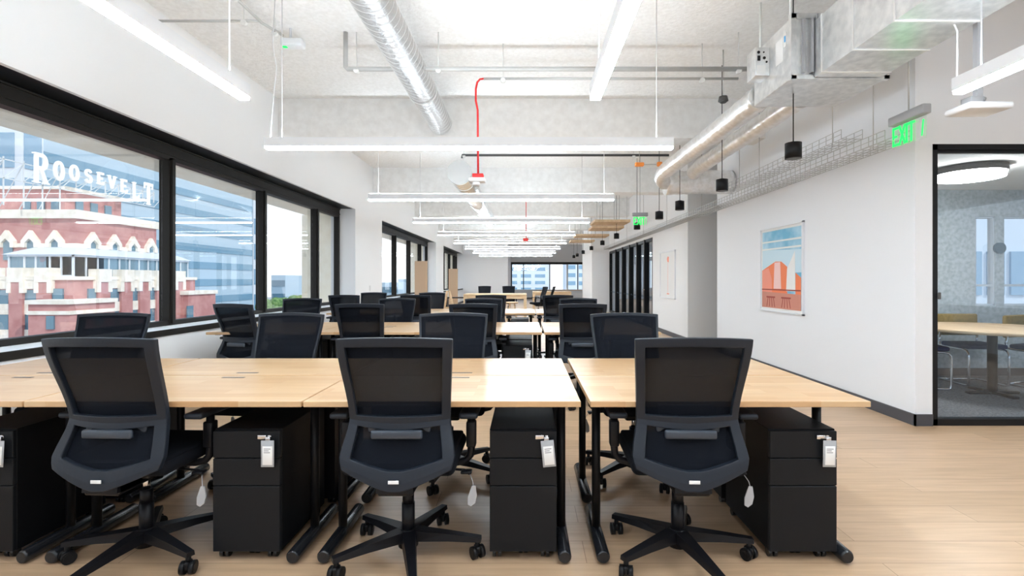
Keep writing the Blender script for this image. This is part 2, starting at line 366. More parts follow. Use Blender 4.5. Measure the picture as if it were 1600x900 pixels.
# meeting room outside windows
for n, (a, b) in enumerate(((5.9, 6.17), (6.28, 6.9))):
    r = obj('window_%d' % (6+n), MB().box(a, a+.02, MRY+.02, MRY+.1, .93, 2.1).box(b-.02, b, MRY+.02, MRY+.1, .93, 2.1).box(a, b, MRY+.02, MRY+.1, .93, .95).box(a, b, MRY+.02, MRY+.1, 2.08, 2.1).box(a, b, MRY+.03, MRY+.07, 1.18, 1.21), 'tower_white'); r['kind'] = 'structure'
    obj('pane', MB().box(a, b, MRY+.05, MRY+.055, .94, 2.1), 'glass', r)
# far glass partition on the right with black mullions
r = obj('window_8', MB().box(3.25, 3.35, 12.9, 19.6, 2.28, 2.36).box(3.25, 3.35, 12.9, 19.6, 0, .08).box(3.25, 3.35, 12.9, 13.0, 0, 2.36).box(3.25, 3.35, 19.5, 19.6, 0, 2.36), 'black'); r['kind'] = 'structure'
ys = [12.9, 13.75, 14.7, 15.75, 16.9, 18.15, 19.5]
for y in ys[1:-1]: obj('mullion', MB().box(3.22, 3.36, y-.05, y+.05, 0, 2.36), 'black', r)
for p, q in zip(ys[:-1], ys[1:]): obj('pane', MB().box(3.29, 3.30, p+.05, q-.05, .08, 2.28).box(3.27, 3.33, p+.05, q-.05, .78, .83), ['glass_in'], r)
obj('handle', MB().tube([(3.2, 13.62, 1.0), (3.17, 13.62, 1.0), (3.17, 13.45, 1.0)], .012, 8), 'chrome', r)

# ================================================================== OUTSIDE
m = MB().box(-600, 600, -200, 900, -31, -30); g = obj('city_ground', m, 'asphalt'); g['kind'] = 'structure'
# ---- brick hotel
ht = thing('hotel_building', 'red brick hotel with cream gables, stepped terraces and a glazed sunroom, outside the left window', 'building', (-36, 42, -30))
def hp(name, mb, m): 
    for v in mb.v: v -= Vector((-36, 42, -30))
    return obj(name, mb, m, ht)
def tier(x, y, z0, z1, xw, yd): return MB().box(x-xw, x, y, y+yd, z0, z1)
hp('penthouse', tier(-38.2, 41.6, 6.5, 8.9, 9, 5.8), 'brick')
hp('penthouse_cornice', MB().box(-47.4, -38.0, 41.4, 47.6, 8.75, 9.0), 'stone')
hp('upper_tier', tier(-34, 38, 1.2, 6.0, 26, 8.2), 'brick')
hp('upper_cornice', MB().box(-60.2, -33.75, 37.75, 46.4, 5.9, 6.55), 'stone')
hp('upper_band', MB().box(-60.1, -33.93, 37.93, 46.3, 3.72, 4.02), 'stone')
hp('middle_tier', tier(-31.5, 35, -30, 1.35, 27, 12.8), 'brick')
hp('middle_cornice', MB().box(-58.6, -31.35, 34.85, 47.9, 1.25, 1.5), 'stone')
hp('lower_bay', MB().box(-32.9, -30.2, 33.2, 36.9, -30, -.3), 'brick')
hp('lower_bay_cornice', MB().box(-33.0, -30.05, 33.05, 37.0, -.36, -.08), 'stone')
hp('lower_bay_band', MB().box(-32.95, -30.12, 33.12, 36.95, -1.05, -.8), 'stone')
hp('corner_wing', MB().box(-33, -30.6, 45.5, 49.5, -30, -.1), 'brick')
hp('corner_wing_cornice', MB().box(-33.1, -30.45, 45.35, 49.65, -.1, .25), 'stone')
# gabled windows: on the right face (x const) and the left face (y const)
def gable_x(y, X, z):
    fr = lambda a, b, d: Vector((X+d, y+a, z+b))
    m = MB().prism([(-.62, -.05), (-.62, .45), (0, 1.25), (.62, .45), (.62, -.05), (.34, -.05), (.34, .3), (0, .62), (-.34, .3), (-.34, -.05)], fr, .3)
    hp('gable', m, 'stone')
    hp('window', MB().box(X+.02, X+.1, y-.34, y+.34, z-1.0, z+.55).box(X, X+.16, y-.42, y+.42, z-1.1, z-.98), ['pane_dark'])
def gable_y(x, Y, z):
    fr = lambda a, b, d: Vector((x+a, Y-d, z+b))
    m = MB().prism([(-.62, -.05), (-.62, .45), (0, 1.25), (.62, .45), (.62, -.05), (.34, -.05), (.34, .3), (0, .62), (-.34, .3), (-.34, -.05)], fr, .3)
    hp('gable', m, 'stone')
    hp('window', MB().box(x-.34, x+.34, Y-.1, Y-.02, z-1.0, z+.55), ['pane_dark'])
for px in (142, 176, 205, 233): gable_x(34*F/(VPX-px), -34, 3.75)
for px in (14, 51, 89, -25, -62): gable_y(wx(px, 38), 38, 3.75)
for px in (43, 65, 87): x = wx(px, 41.6); hp('window', MB().box(x-.3, x+.3, 41.5, 41.62, 7.0, 8.0), 'pane_dark')
for px in (123, 146, 168): y = 38.2*F/(VPX-px); hp('window', MB().box(-38.2, -38.1, y-.35, y+.35, 6.9, 8.0), 'pane_dark')
# sunroom
hp('sunroom_roof', MB().add([(-37, 35.4, 3.05), (-31.9, 35.4, 3.05), (-31.9, 48, 3.05), (-34, 48, 3.75), (-34, 38, 3.75), (-37, 38, 3.75)],
   [(0, 1, 4, 5), (1, 2, 3, 4)]).add([(-37, 35.4, 2.93), (-31.9, 35.4, 2.93), (-31.9, 48, 2.93), (-34, 48, 2.93), (-34, 38, 2.93), (-37, 38, 2.93)], [(0, 1, 4, 5), (1, 2, 3, 4)]), 'tower_white')
hp('sunroom_glazing', MB().box(-36.6, -32.1, 35.6, 38.2, 1.5, 2.95).box(-34, -32.1, 35.6, 47.6, 1.5, 2.95), 'pane_dark')
m = MB()
for x in (-36.6, -35.5, -34.7, -33.7, -32.9, -32.08): m.box(x-.05, x+.05, 35.52, 35.62, 1.5, 3)
for y in [35.6+1.0*i for i in range(13)]: m.box(-32.12, -32.02, y-.05, y+.05, 1.5, 3)
m.box(-36.7, -32.0, 35.5, 35.6, 2.9, 3.06).box(-32.1, -32.0, 35.5, 47.7, 2.9, 3.06).box(-36.7, -32.0, 35.5, 35.6, 1.45, 1.6)
hp('sunroom_frame', m, 'tower_white')
# cream topped piers rising above the middle tier
for px in (25, 68, -20):
    x = wx(px, 34.8); hp('pier', MB().box(x-.47, x+.47, 34.75, 35.2, -30, 1.1), 'brick')
    hp('pier_cap', MB().box(x-.55, x+.55, 34.68, 35.5, 1.1, 2.1).box(x-.6, x-.3, 34.7, 35.5, .35, 1.2).box(x+.3, x+.6, 34.7, 35.5, .35, 1.2), 'stone')
for px in (162, 198, 226, 252, 281):
    y = 31.3*F/(VPX-px); hp('pier', MB().box(-31.6, -31.25, y-.55, y+.55, -30, 1.1), 'brick')
    hp('pier_cap', MB().box(-31.9, -31.18, y-.62, y+.62, 1.1, 2.05).box(-31.7, -31.2, y-.68, y-.34, .35, 1.2).box(-31.7, -31.2, y+.34, y+.68, .35, 1.2), 'stone')
for px in (181, 212, 239, 266):
    y = 31.4*F/(VPX-px)
    for z0, z1 in ((.62, 1.36), (-1.15, -.42), (-2.95, -2.2)): hp('spandrel', MB().box(-31.5, -31.4, y-.62, y+.62, z0, z1), 'stone')
    for z0, z1 in ((-.42, .55), (-2.2, -1.15), (-4.1, -2.95)): hp('window', MB().box(-31.5, -31.46, y-.45, y+.45, z0, z1), 'pane_dark')
for px in (4, 47, -40):
    x = wx(px, 35)
    for z0, z1 in ((.62, 1.36), (-1.15, -.42), (-2.95, -2.2)): hp('spandrel', MB().box(x-.6, x+.6, 34.9, 35, z0, z1), 'stone')
    for z0, z1 in ((-.42, .55), (-2.2, -1.15), (-4.1, -2.95)): hp('window', MB().box(x-.45, x+.45, 34.95, 35, z0, z1), 'pane_dark')
x = wx(92, 35); hp('window', MB().box(x-.36, x+.36, 34.88, 35, -.25, .65), 'pane_dark')
y = 31.5*F/(VPX-144); hp('window', MB().box(-31.5, -31.38, y-.42, y+.42, -.3, .62), 'pane_dark')
x = wx(80, 33.2); hp('window', MB().box(x-.25, x+.25, 33.1, 33.2, -2.0, -1.12), 'pane_dark')
y = 30.2*F/(VPX-154); hp('window', MB().box(-30.2, -30.1, y-.35, y+.35, -1.9, -1.12), 'pane_dark')
x = wx(80, 33.2); hp('window', MB().box(x-.25, x+.25, 33.1, 33.2, -3.7, -2.7), 'pane_dark')
y = 30.6*F/(VPX-296); hp('window', MB().box(-30.6, -30.5, y-.4, y+.4, -2.3, -1.1), 'pane_dark')
# rooftop sign
sg = thing('rooftop_sign', 'white ROOSEVELT lettering on a steel truss above the brick hotel', 'sign', (-37, 44, 9.0))
letters = [('R', 62, 8.6, 2.25, 1.5, .36), ('O', 91, 9.12, 1.5, 1.15, .30), ('O', 115, 9.35, 1.28, 1.1, .28), ('S', 137, 9.45, 1.12, 1.0, .25), ('E', 156.5, 9.55, 1.0, 1.0, .25),
           ('V', 174, 9.42, 1.1, 1.15, .25), ('E', 193, 9.30, 1.15, 1.1, .27), ('L', 212, 8.95, 1.5, 1.2, .30), ('T', 231, 8.6, 2.1, 1.55, .36)]
for ch, px, zb, h, wd, sw in letters:
    y = 37*F/(VPX-px); m = MB(); glyph(m, ch, (-.0, y-44-wd*.36, zb-9.0), (0, 1, 0), (0, 0, 1), wd, h, sw*.82, .12, True); obj('letter', m, 'signwhite', sg)
m = MB()
for z in (8.55, 9.9): m.bar((-.35, 33-44, z-9), (-.35, 50.5-44, z-9), .07, .07)
for i in range(13):
    y = 33+i*1.45; m.bar((-.35, y-44, -2.4 if y < 41.6 else -.0), (-.35, y-44, 1.1), .07, .07); m.bar((-.35, y-44, -.45), (-.35, y+1.45-44, .9), .05, .05)
    m.bar((-.35, y-44, .9), (-2.2, y-44, -.1 if y > 41.6 else -2.4), .05, .05)
obj('truss', m, 'steel_grey', sg)
# ---- banded glass tower
bt = thing('office_tower', 'tall glass office tower with horizontal blue bands, behind the brick hotel', 'building', (-70, 100, -30))
obj('tower_body', MB().box(-40, 0, -27.4, 28.5, 0, 110), 'band_light', bt)
z = 4.0
while z < 108:
    obj('window_band', MB().box(-39.9, .12, -27.5, 28.3, z, z+1.5), 'band_dark', bt); z += 3.7
b2 = thing('slim_tower', 'slim white tower with a crown of fins, right beside the banded glass tower', 'building', (-70, 131.5, -30))
m = MB().box(-6, 0, -2.6, 2.4, 0, 52)
obj('tower_body', m, 'tower_white', b2)
for i in range(7): obj('window_band', MB().box(-5.8, .1, -2.3, 2.1, 4+i*6.5, 8+i*6.5), 'pane_blue', b2)
b3 = thing('residential_tower', 'pale tower with paired blue windows, far left behind the rooftop lettering', 'building', (-69.5, 68, -30))
obj('tower_body', MB().box(-9, 3.2, -2, 1, 0, 72), 'tower_white', b3)
for i in range(11):
    obj('window', MB().box(3.1, 3.3, -1.7, .7, 4+i*6, 8.8+i*6), 'pane_blue', b3)
    for x in (-6.5, -2.7, 1.1): 
        obj('window', MB().box(x-1.2, x+1.2, -2.1, -1.9, 4+i*6, 8.6+i*6), 'pane_blue', b3)
# low skyline
def block(name, label, px0, px1, Y, ztop, mt, group=None, bands=4, cols=1):
    x0, x1 = wx(px0, Y), wx(px1, Y); o = thing(name, label, 'building', ((x0+x1)/2, Y, -30), 0, group); hw = (x1-x0)/2
    obj('tower_body', MB().box(-hw, hw, 0, 20, 0, ztop+30), mt, o)
    n = bands
    for i in range(n):
        z = ztop+30-1.5-i*4
        for q in range(cols):
            a = -hw*.94+q*(hw*1.88/cols); b = a+hw*1.88/cols*(.72 if cols > 1 else 1)
            obj('window' if cols > 1 else 'window_band', MB().box(a, b, -.1, .1, z-1.9, z), 'pane_blue' if mt == 'tower_white' else 'pane_dark', o)
block('office_block', 'low blue glass block on the skyline, just right of the slim white tower', 424, 446, 150, 2.6, 'band_light')
block('office_block', 'wider low dark blue block on the skyline beside the cream window pier', 444, 474, 190, -2, 'band_light')
block('office_block', 'blue block on the skyline in the first pane of the second window', 592, 622, 170, .3, 'band_light')
block('office_block', 'blue block on the skyline in the second pane of the second window', 622, 652, 210, 1.5, 'band_light')
block('office_block', 'low pale block below the skyline in the nearest window', 405, 430, 110, -7, 'tower_white')
block('office_tower', 'pale office tower seen in the left panes of the far window', 790, 860, 300, 26, 'tower_white', bands=8, cols=3)
block('office_tower', 'white office tower with rows of blue windows in the right of the far window', 884, 925, 250, 22, 'tower_white', bands=8, cols=2)
block('apartment_block', 'white block with blue windows seen through the meeting room windows', 1460, 1800, 22, 16, 'tower_white', bands=8, cols=9)
def tree(label, x, y, z, s):
    t = thing('street_tree', label, 'tree', (x, y, -30))
    obj('trunk', MB().cyl((0, 0, 0), (0, 0, z+30), .5), 'darkmetal', t)
    m = MB(); rnd = random.Random(x)
    for i in range(26): m.sphere((rnd.uniform(-s, s), rnd.uniform(-s, s), z+30+rnd.uniform(-s*.5, s*.4)), s*rnd.uniform(.3, .5), 8, 6)
    obj('crown', m, 'green', t)
tree('green treetop below the skyline outside the third pane of the nearest window', wx(436, 90), 90, -4.0, 3.2)
tree('green treetop under the dark blue skyline block, nearer the window pier', wx(458, 100), 100, -5.2, 3.4)

# ================================================================== CHAIRS
def interp(x, pts):
    if x <= pts[0][0]: return pts[0][1]
    for (a, p), (b, q) in zip(pts[:-1], pts[1:]):
        if x <= b:
            t = (x-a)/(b-a); t = t*t*(3-2*t)*.6+t*.4; return p+(q-p)*t
    return pts[-1][1]
def backP(u, v, off=0):
    z = .403+.634*v+(.080*max(0, abs(u)-.12)**1.15*1.1+.0)*max(0, 1-v/.46)-.010*u*u*v+.012*u*u*min(1, v*2)*(1-v)
    hw = interp(v, [(0, .228), (.09, .241), (.42, .215), (1, .239)])
    y = interp(v, [(0, -.250), (.42, -.185), (1, -.285)])+.04*u*u
    return Vector((u*hw, y+off, z))
def shell(us, vs, keep, t0, t1):
    nu, nv = len(us), len(vs); m = MB(); V = []
    for off in (t0, t1):
        for v in vs:
            for u in us: V.append(backP(u, v, off))
    def idx(s, j, i): return s*nu*nv+j*nu+i
    K = {(j, i) for j in range(nv-1) for i in range(nu-1) if keep((us[i]+us[i+1])/2, (vs[j]+vs[j+1])/2)}
    Fc = []
    for j, i in K:
        Fc.append((idx(0, j, i), idx(0, j, i+1), idx(0, j+1, i+1), idx(0, j+1, i)))
        Fc.append((idx(1, j, i), idx(1, j+1, i), idx(1, j+1, i+1), idx(1, j, i+1)))
        for (dj, di, a, b) in ((-1, 0, (j, i), (j, i+1)), (1, 0, (j+1, i), (j+1, i+1)), (0, -1, (j, i), (j+1, i)), (0, 1, (j, i+1), (j+1, i+1))):
            if (j+dj, i+di) not in K: Fc.append((idx(0, *a), idx(0, *b), idx(1, *b), idx(1, *a)))
    used = sorted({k for f in Fc for k in f}); mp = {k: n for n, k in enumerate(used)}
    m.add([V[k] for k in used], [[mp[k] for k in f] for f in Fc], False); return m
us = [-1, -.93, -.84, -.80]+[-.80+1.60*i/14 for i in range(1, 14)]+[.80, .84, .93, 1]
vs_ = [0, .05, .10, .125, .18, .24, .30, .33, .37, .415, .46, .50, .56, .62, .68, .74, .8, .86, .91, .94, .97, 1]
def frame_keep(u, v):
    if abs(u) > (.84 if v > .42 else .80): return True
    if v < .125 or v > .94: return True
    return .37 < v < .46
def caster_mesh():
    m = MB()
    m.cyl((0, 0, .045), (0, 0, .085), .011, 10)
    m.rbox(-.011, .011, -.022, .022, .022, .058, .008)
    for s in (-1, 1):
        m.cyl((s*.009, 0, .028), (s*.028, 0, .028), .028, 20); m.cyl((s*.0281, 0, .028), (s*.030, 0, .028), .020, 16)
    return m
def make_chair():
    t = thing('office_chair', '', 'chair')
    fr = obj('backrest_frame', shell(us, vs_, frame_keep, -.012, .014), 'chair_frame', t)
    md = fr.modifiers.new('bevel', 'BEVEL'); md.width = .004; md.segments = 2; md.limit_method = 'ANGLE'; md.angle_limit = .9
    obj('backrest_mesh', shell(us, vs_, lambda u, v: abs(u) < .93 and .05 < v < .97, .015, .018), 'mesh', t)
    lp = obj('lumbar_support', MB().rbox(-.125, .125, -.155, -.135, .605, .735, .012, 3).rbox(-.135, .135, -.168, -.145, .615, .650, .01, 3), 'lumbar', t)
    obj('lumbar_rail', MB().rbox(-.108, .108, -.218, -.196, .604, .642, .010, 3), 'lumbar', lp)
    m = MB().rbox(-.022, .022, -.264, -.2605, .438, .452, .001)
    mk = obj('maker_mark', m, 'logo', t)
    m = MB()
    m.rbox(-.24, .24, -.20, .25, .438, .502, .03, 4); m.rbox(-.225, .225, -.19, .235, .49, .512, .02, 3)
    obj('seat', m, 'seat', t)
    m = MB().rbox(-.075, .075, -.24, .10, .375, .432, .012).rbox(-.11, .11, -.12, .13, .40, .44, .01).bar((0, -.245, .41), (0, -.12, .395), .15, .035)
    obj('tilt_mechanism', m, 'chair_black', t)
    obj('gas_lift', MB().cyl((0, 0, .09), (0, 0, .25), .029, 20).cyl((0, 0, .25), (0, 0, .31), .026, 20), 'chair_black', t)
    obj('piston', MB().cyl((0, 0, .30), (0, 0, .385), .015, 16), 'chrome', t)
    lv = obj('adjustment_lever', MB().tube([(.08, .0, .41), (.26, -.02, .405), (.285, -.03, .39)], .006, 8).rbox(.245, .295, -.05, -.01, .395, .408, .005), 'chair_black', t)
    tg = MB().tube([(.285, -.035, .395), (.30, -.055, .37), (.305, -.06, .345)], .0018, 6)
    fr2 = lambda a, b, d: Vector((.305+a*.9-b*.18, -.062+d, .35-b))
    tg.prism([(-.008, 0), (.010, 0), (.026, .045), (.024, .078), (.006, .092), (-.012, .084), (-.018, .05)], fr2, .006)
    o = obj('hang_tag', tg, 'plastic', lv); o['label'] = 'clear plastic hang tag with printed label'
    for s in (-1, 1):
        m = MB()
        m.tube([(s*.12, .02, .425), (s*.22, .02, .425), (s*.262, .02, .435), (s*.283, .02, .46), (s*.287, .02, .50), (s*.287, .02, .655)], [.016, .016, .016, .017, .018, .018], 10)
        m.rbox(s*.287-.022, s*.287+.022, -.005, .045, .50, .62, .008)
        a = obj('armrest', m, 'chair_black', t)
        obj('arm_pad', MB().rbox(s*.285-.042, s*.285+.042, -.10, .15, .655, .682, .012, 3), 'chair_frame', a)
    b = MB().cyl((0, 0, .055), (0, 0, .135), .045, 20, .036)
    for k in range(5):
        mx = Matrix.Rotation(2*PI*k/5, 4, 'Z')
        b.add([(.02, -.034, .085), (.02, .034, .085), (.02, .030, .132), (.02, -.030, .132), (.19, -.026, .085), (.19, .026, .085), (.19, .02, .116), (.19, -.02, .116),
               (.335, -.018, .078), (.335, .018, .078), (.335, .015, .098), (.335, -.015, .098)],
              [(0, 1, 5, 4), (3, 7, 6, 2), (0, 4, 7, 3), (1, 2, 6, 5), (4, 5, 9, 8), (7, 11, 10, 6), (4, 8, 11, 7), (5, 6, 10, 9), (0, 3, 2, 1), (8, 9, 10, 11)], False, mx)
    bo = obj('star_base', b, 'chair_black', t)
    cm = None
    for k in range(5):
        a = 2*PI*k/5
        if cm is None: c = obj('caster', caster_mesh(), 'black', bo); cm = c
        else: c = cm.copy(); C.objects.link(c); c.parent = bo
        c.location = (.318*math.cos(a), .318*math.sin(a), 0); c.rotation_euler = (0, 0, a*2.3+.6)
    return t
proto_chair = make_chair(); used = [False]
def chair(x, y, rz, label, base=0, group=None):
    if not used[0]: c = proto_chair; used[0] = True
    else: c = copy_tree(proto_chair)
    c.location = (x, y, 0); c.rotation_euler = (0, 0, rz); c['label'] = label
    if group: c['group'] = group
    for ch in c.children:
        if ch.name.startswith('star_base'): ch.rotation_euler = (0, 0, base-rz)
    return c
G = 'black mesh office chairs at the desks'
rad = math.radians
chair(-1.745, 2.31, rad(-2), 'nearest black mesh office chair on the left, seen from behind', rad(-26), G)
chair(-.540, 2.305, rad(0), 'nearest black mesh office chair in the middle, between two black drawer units', rad(-2), G)
chair(.695, 2.305, rad(-2), 'nearest black mesh office chair on the right, seen from behind', rad(-4), G)
cols = ['by the window', 'second from the window', 'third from the window', 'furthest from the window']
rows_ = [
    (3.28, PI, [-2.87, -1.67, -.50, .70], 'far side of the nearest desk row', [4, -6, 2, 3]),
    (5.18, 0, [-2.82, -1.65, -.52, .55], 'near side of the middle desk row', [-16, 3, 0, 2]),
    (6.12, PI, [-2.81, -1.65, -.51, .66], 'far side of the middle desk row', [5, -4, 6, 0]),
    (8.02, 0, [-2.83, -1.70, -.56, .50], 'near side of the furthest desk row', [3, -3, 4, -2]),
    (9.0, PI, [-2.80, -1.71], 'far side of the furthest desk row', [0, 4, 0, 3])]
for y, rz, xs, where, rots in rows_:
    for x, cn, ro in zip(xs, cols, rots):
        chair(x, y, rz+rad(ro), 'black office chair, %s, %s' % (where, cn), random.uniform(0, 1.2), G)

# ================================================================== DESKS
DW, DD, DT = 1.206, .594, .742
def make_desk():
    t = thing('desk', '', 'desk')
    obj('tabletop', MB().rbox(-DW/2, DW/2, -DD/2, DD/2, DT-.026, DT, .003, 2, smooth=False), 'desk', t)
    for s in (-1, 1):
        x = s*(DW/2-.065)
        l = obj('leg', MB().cyl((x, 0, .04), (x, 0, DT-.03), .021, 16).rbox(x-.03, x+.03, -.2, .2, DT-.04, DT-.026, .003), 'black', t)
        obj('foot', MB().tube([(x, -.245, .034), (x, -.235, .034), (x, .235, .034), (x, .245, .034)], [.024, .030, .030, .024], 16), 'black_gloss', l)
    obj('crossbar', MB().box(-DW/2+.07, DW/2-.07, -.025, .025, DT-.056, DT-.026), 'black', t)
    obj('cable_slot', MB().rbox(-.06, .06, DD/2-.075, DD/2-.055, DT-.0005, DT+.0012, .0004), 'darkmetal', t)
    return t
pd = make_desk(); ud = [False]
DG = 'maple topped desks with black legs'
rown = ['nearest', 'middle', 'furthest']
coln = ['beside the window wall', 'second from the window', 'third from the window', 'furthest from the window']
for ri, (y0, edges) in enumerate(((2.18, [(-3.24, -2.188), (-2.18, -.976), (-.968, .238), (.279, 1.497)]),
                                 (5.05, [(-3.22, -2.13), (-2.12, -.95), (-.94, .160), (.185, 1.36)]),
                                 (7.92, [(-3.15, -2.09), (-2.08, -.98), (-.97, .14), (.165, 1.3)]))):
    for side in (0, 1):
        for ci, (a, b) in enumerate(edges):
            d = pd if not ud[0] else copy_tree(pd); ud[0] = True
            yc = y0+DD/2 if side == 0 else y0+DD+.008+DD/2
            place(d, ((a+b)/2, yc, 0), PI*side, 'maple desk on the %s side of the %s row, %s' % (('near', 'far')[side], rown[ri], coln[ci]), DG, (b-a)/DW)
# pedestals
PWD, PDP = .303, .50
def make_ped():
    t = thing('drawer_unit', '', 'drawer unit')
    obj('body', MB().rbox(-PWD/2, PWD/2, .018, PDP, .042, .594, .002, 1, smooth=False), 'ped', t)
    for z0, z1 in ((.468, .588), (.344, .464), (.046, .340)):
        d = obj('drawer', MB().rbox(-PWD/2+.001, PWD/2-.001, 0, .018, z0, z1, .002, 1, smooth=False), 'ped_front', t)
    obj('lock', MB().cyl((.105, .002, .563), (.105, -.006, .563), .009, 14), 'chrome', t)
    for x, y in ((-.12, .05), (.10, .05), (-.12, PDP-.05), (.12, PDP-.05), (0, .08)):
        obj('caster', MB().cyl((x-.020, y, .021), (x-.004, y, .021), .021, 14).cyl((x+.004, y, .021), (x+.020, y, .021), .021, 14).rbox(x-.022, x+.022, y-.012, y+.02, .026, .046, .004), 'black_gloss', t)
    return t
pp = make_ped(); up_ = [False]
PG = 'black three drawer units under the desks'
peds = [(2.26, [-2.46, -1.2585, -.013, 1.248], 'near side of the nearest desk row'), (5.13, [-2.375, -1.195, -.085, 1.115], 'near side of the middle desk row'), (8.0, [-2.33, -1.225, -.105, 1.055], 'near side of the furthest desk row')]
for y, xs, where in peds:
    for side in (0, 1):
        for ci, x in enumerate(xs):
            p = pp if not up_[0] else copy_tree(pp); up_[0] = True
            wh = where if side == 0 else where.replace('near side', 'far side')
            if side and y < 3: x = (-2.43, -1.225, -.013, 1.248)[ci]
            place(p, (x, y if side == 0 else y+1.06, 0), PI*side, 'black drawer unit, %s, %s' % (wh, cols[ci]), PG)
# key tags
def key_tag(x, y, label, tilt=0):
    t = thing('key_tag', label, 'key tag', (x+.105, y-.006, .563), 0, 'key tags on the drawer unit locks')
    obj('key', MB().rbox(-.012, .010, -.012, -.001, -.030, .004, .002).cyl((-.004, -.006, -.045), (-.004, -.006, -.028), .004, 8).rbox(-.05, -.012, -.004, -.001, -.008, .010, .001), 'chrome', t)
    mx = Matrix.Translation((0, 0, -.005)) @ Matrix.Rotation(tilt, 4, 'Y') @ Matrix.Translation((0, 0, .005))
    sl = obj('plastic_sleeve', MB().rbox(-.028, .030, -.016, -.013, -.128, -.01, .001, 1, mx), 'plastic', t)
    obj('paper_slip', MB().rbox(-.020, .024, -.0185, -.0165, -.118, -.035, .0005, 1, mx), 'paper', t)
    m = MB()
    for zz, wd in ((-.048, .03), (-.056, .022), (-.064, .028)): m.box(-.014, -.014+wd, -.0190, -.0186, zz, zz+.0025, mx)
    obj('printed_lines', m, 'darkmetal', t)
key_tag(-2.46, 2.26, 'white key tag on the drawer unit at the left edge of the picture', .05)
key_tag(-1.2585, 2.26, 'white key tag on the drawer unit beside the nearest left chair', 0)
key_tag(-.013, 2.26, 'white key tag on the drawer unit between the middle and right nearest chairs', -.1)
key_tag(1.248, 2.26, 'white key tag on the drawer unit nearest the open floor on the right', .02)
key_tag(-.085, 5.13, 'white key tag on a drawer unit of the middle desk row', .05)

# ================================================================== CEILING FIXTURES
def led(label, a, b, z=2.41, w_=.07, h=.10, drops=(.04, .96), top=ZC, group='hanging linear lights'):
    a = Vector(a); b = Vector(b); c = (a+b)/2; t = thing('linear_light', label, 'light', (c.x, c.y, z), 0, group)
    d = (b-a); ln = d.length; ang = math.atan2(d.y, d.x); mx = Matrix.Rotation(ang, 4, 'Z')
    obj('housing', MB().box(-ln/2, ln/2, -w_/2, w_/2, .022, h, mx), 'led_body', t)
    obj('diffuser', MB().rbox(-ln/2+.004, ln/2-.004, -w_/2+.002, w_/2-.002, 0, .024, .004, 2, mx), 'led', t)
    obj('ceiling_fill_strip', MB().box(-ln/2+.02, ln/2-.02, -w_/2+.012, w_/2-.012, h, h+.003, mx), 'ceil_fill', t)  # added glowing strip on the housing top, fills the ceiling with light
    for q in drops:
        x = -ln/2+q*ln
        obj('cord', MB().cyl((x, 0, h), (x, 0, top-z), .004, 6, mx=mx), 'cord', t)
led('long linear light running lengthwise above the nearest desks, left near the window', (-1.79, -1.0, 0), (-1.79, 3.2, 0))
led('long linear light running lengthwise above the nearest desks, in the middle', (.44, -1.0, 0), (.44, 3.2, 0))
led('linear light running lengthwise at the far right, by the meeting room', (2.66, -1.0, 0), (2.66, 3.1, 0), top=2.9)
ordn = ['nearest', 'second nearest', 'third nearest', 'fourth nearest', 'fifth nearest', 'sixth nearest', 'seventh nearest', 'eighth nearest', 'furthest']
for i in range(8):
    y = 4.4+2.87*i
    led('%s of the white crosswise linear lights hanging over the desk rows' % ordn[i], (-2.28, y, 0), (1.27 if i else 1.285, y, 0))
# intermediate shorter crosswise lights on the left bay further back
# spiral duct
def spiral(label, x, z, r, y0, y1, cap=False):
    n = int((y1-y0)/.04); P = []; R = []
    t = thing('spiral_duct', label, 'duct', (x, (y0+y1)/2, z), 0, 'round metal ceiling ducts')
    ym = (y0+y1)/2
    obj('duct_body', MB().cyl((0, y0-ym, 0), (0, y1-ym, 0), r, 48), 'spiral', t)
    m = MB(); y = y0+.05
    while y < y1-.05:
        m.tube([((r+.0005)*math.cos(q), y-ym+.10*q/(2*PI), (r+.0005)*math.sin(q)) for q in [2*PI*j/40 for j in range(41)]], .0022, 5, False); y += .10
    obj('spiral_seam', m, 'galv_side', t)
    yy = y0+.6
    h = MB()
    while yy < y1:
        h.tube([((r+.008)*math.cos(a), yy-ym, (r+.008)*math.sin(a)) for a in [2*PI*j/24 for j in range(25)]], .006, 6, False)
        h.cyl((0, yy-ym, r+.01), (0, yy-ym, ZC-z), .006, 6); yy += 2.4
    obj('hanger', h, 'whitepipe', t)
    if cap: obj('end_cap', MB().cyl((0, y0-ym-.02, 0), (0, y0-ym+.04, 0), r+.012, 40), 'pipe', t)
spiral('large round spiral duct running overhead from the camera to the first ceiling beam', -1.20, 3.46, .16, -2.0, 7.05)
spiral('white capped round duct running away beyond the red fire alarm strobe', -1.09, 3.02, .185, 8.2, 15.0, True)
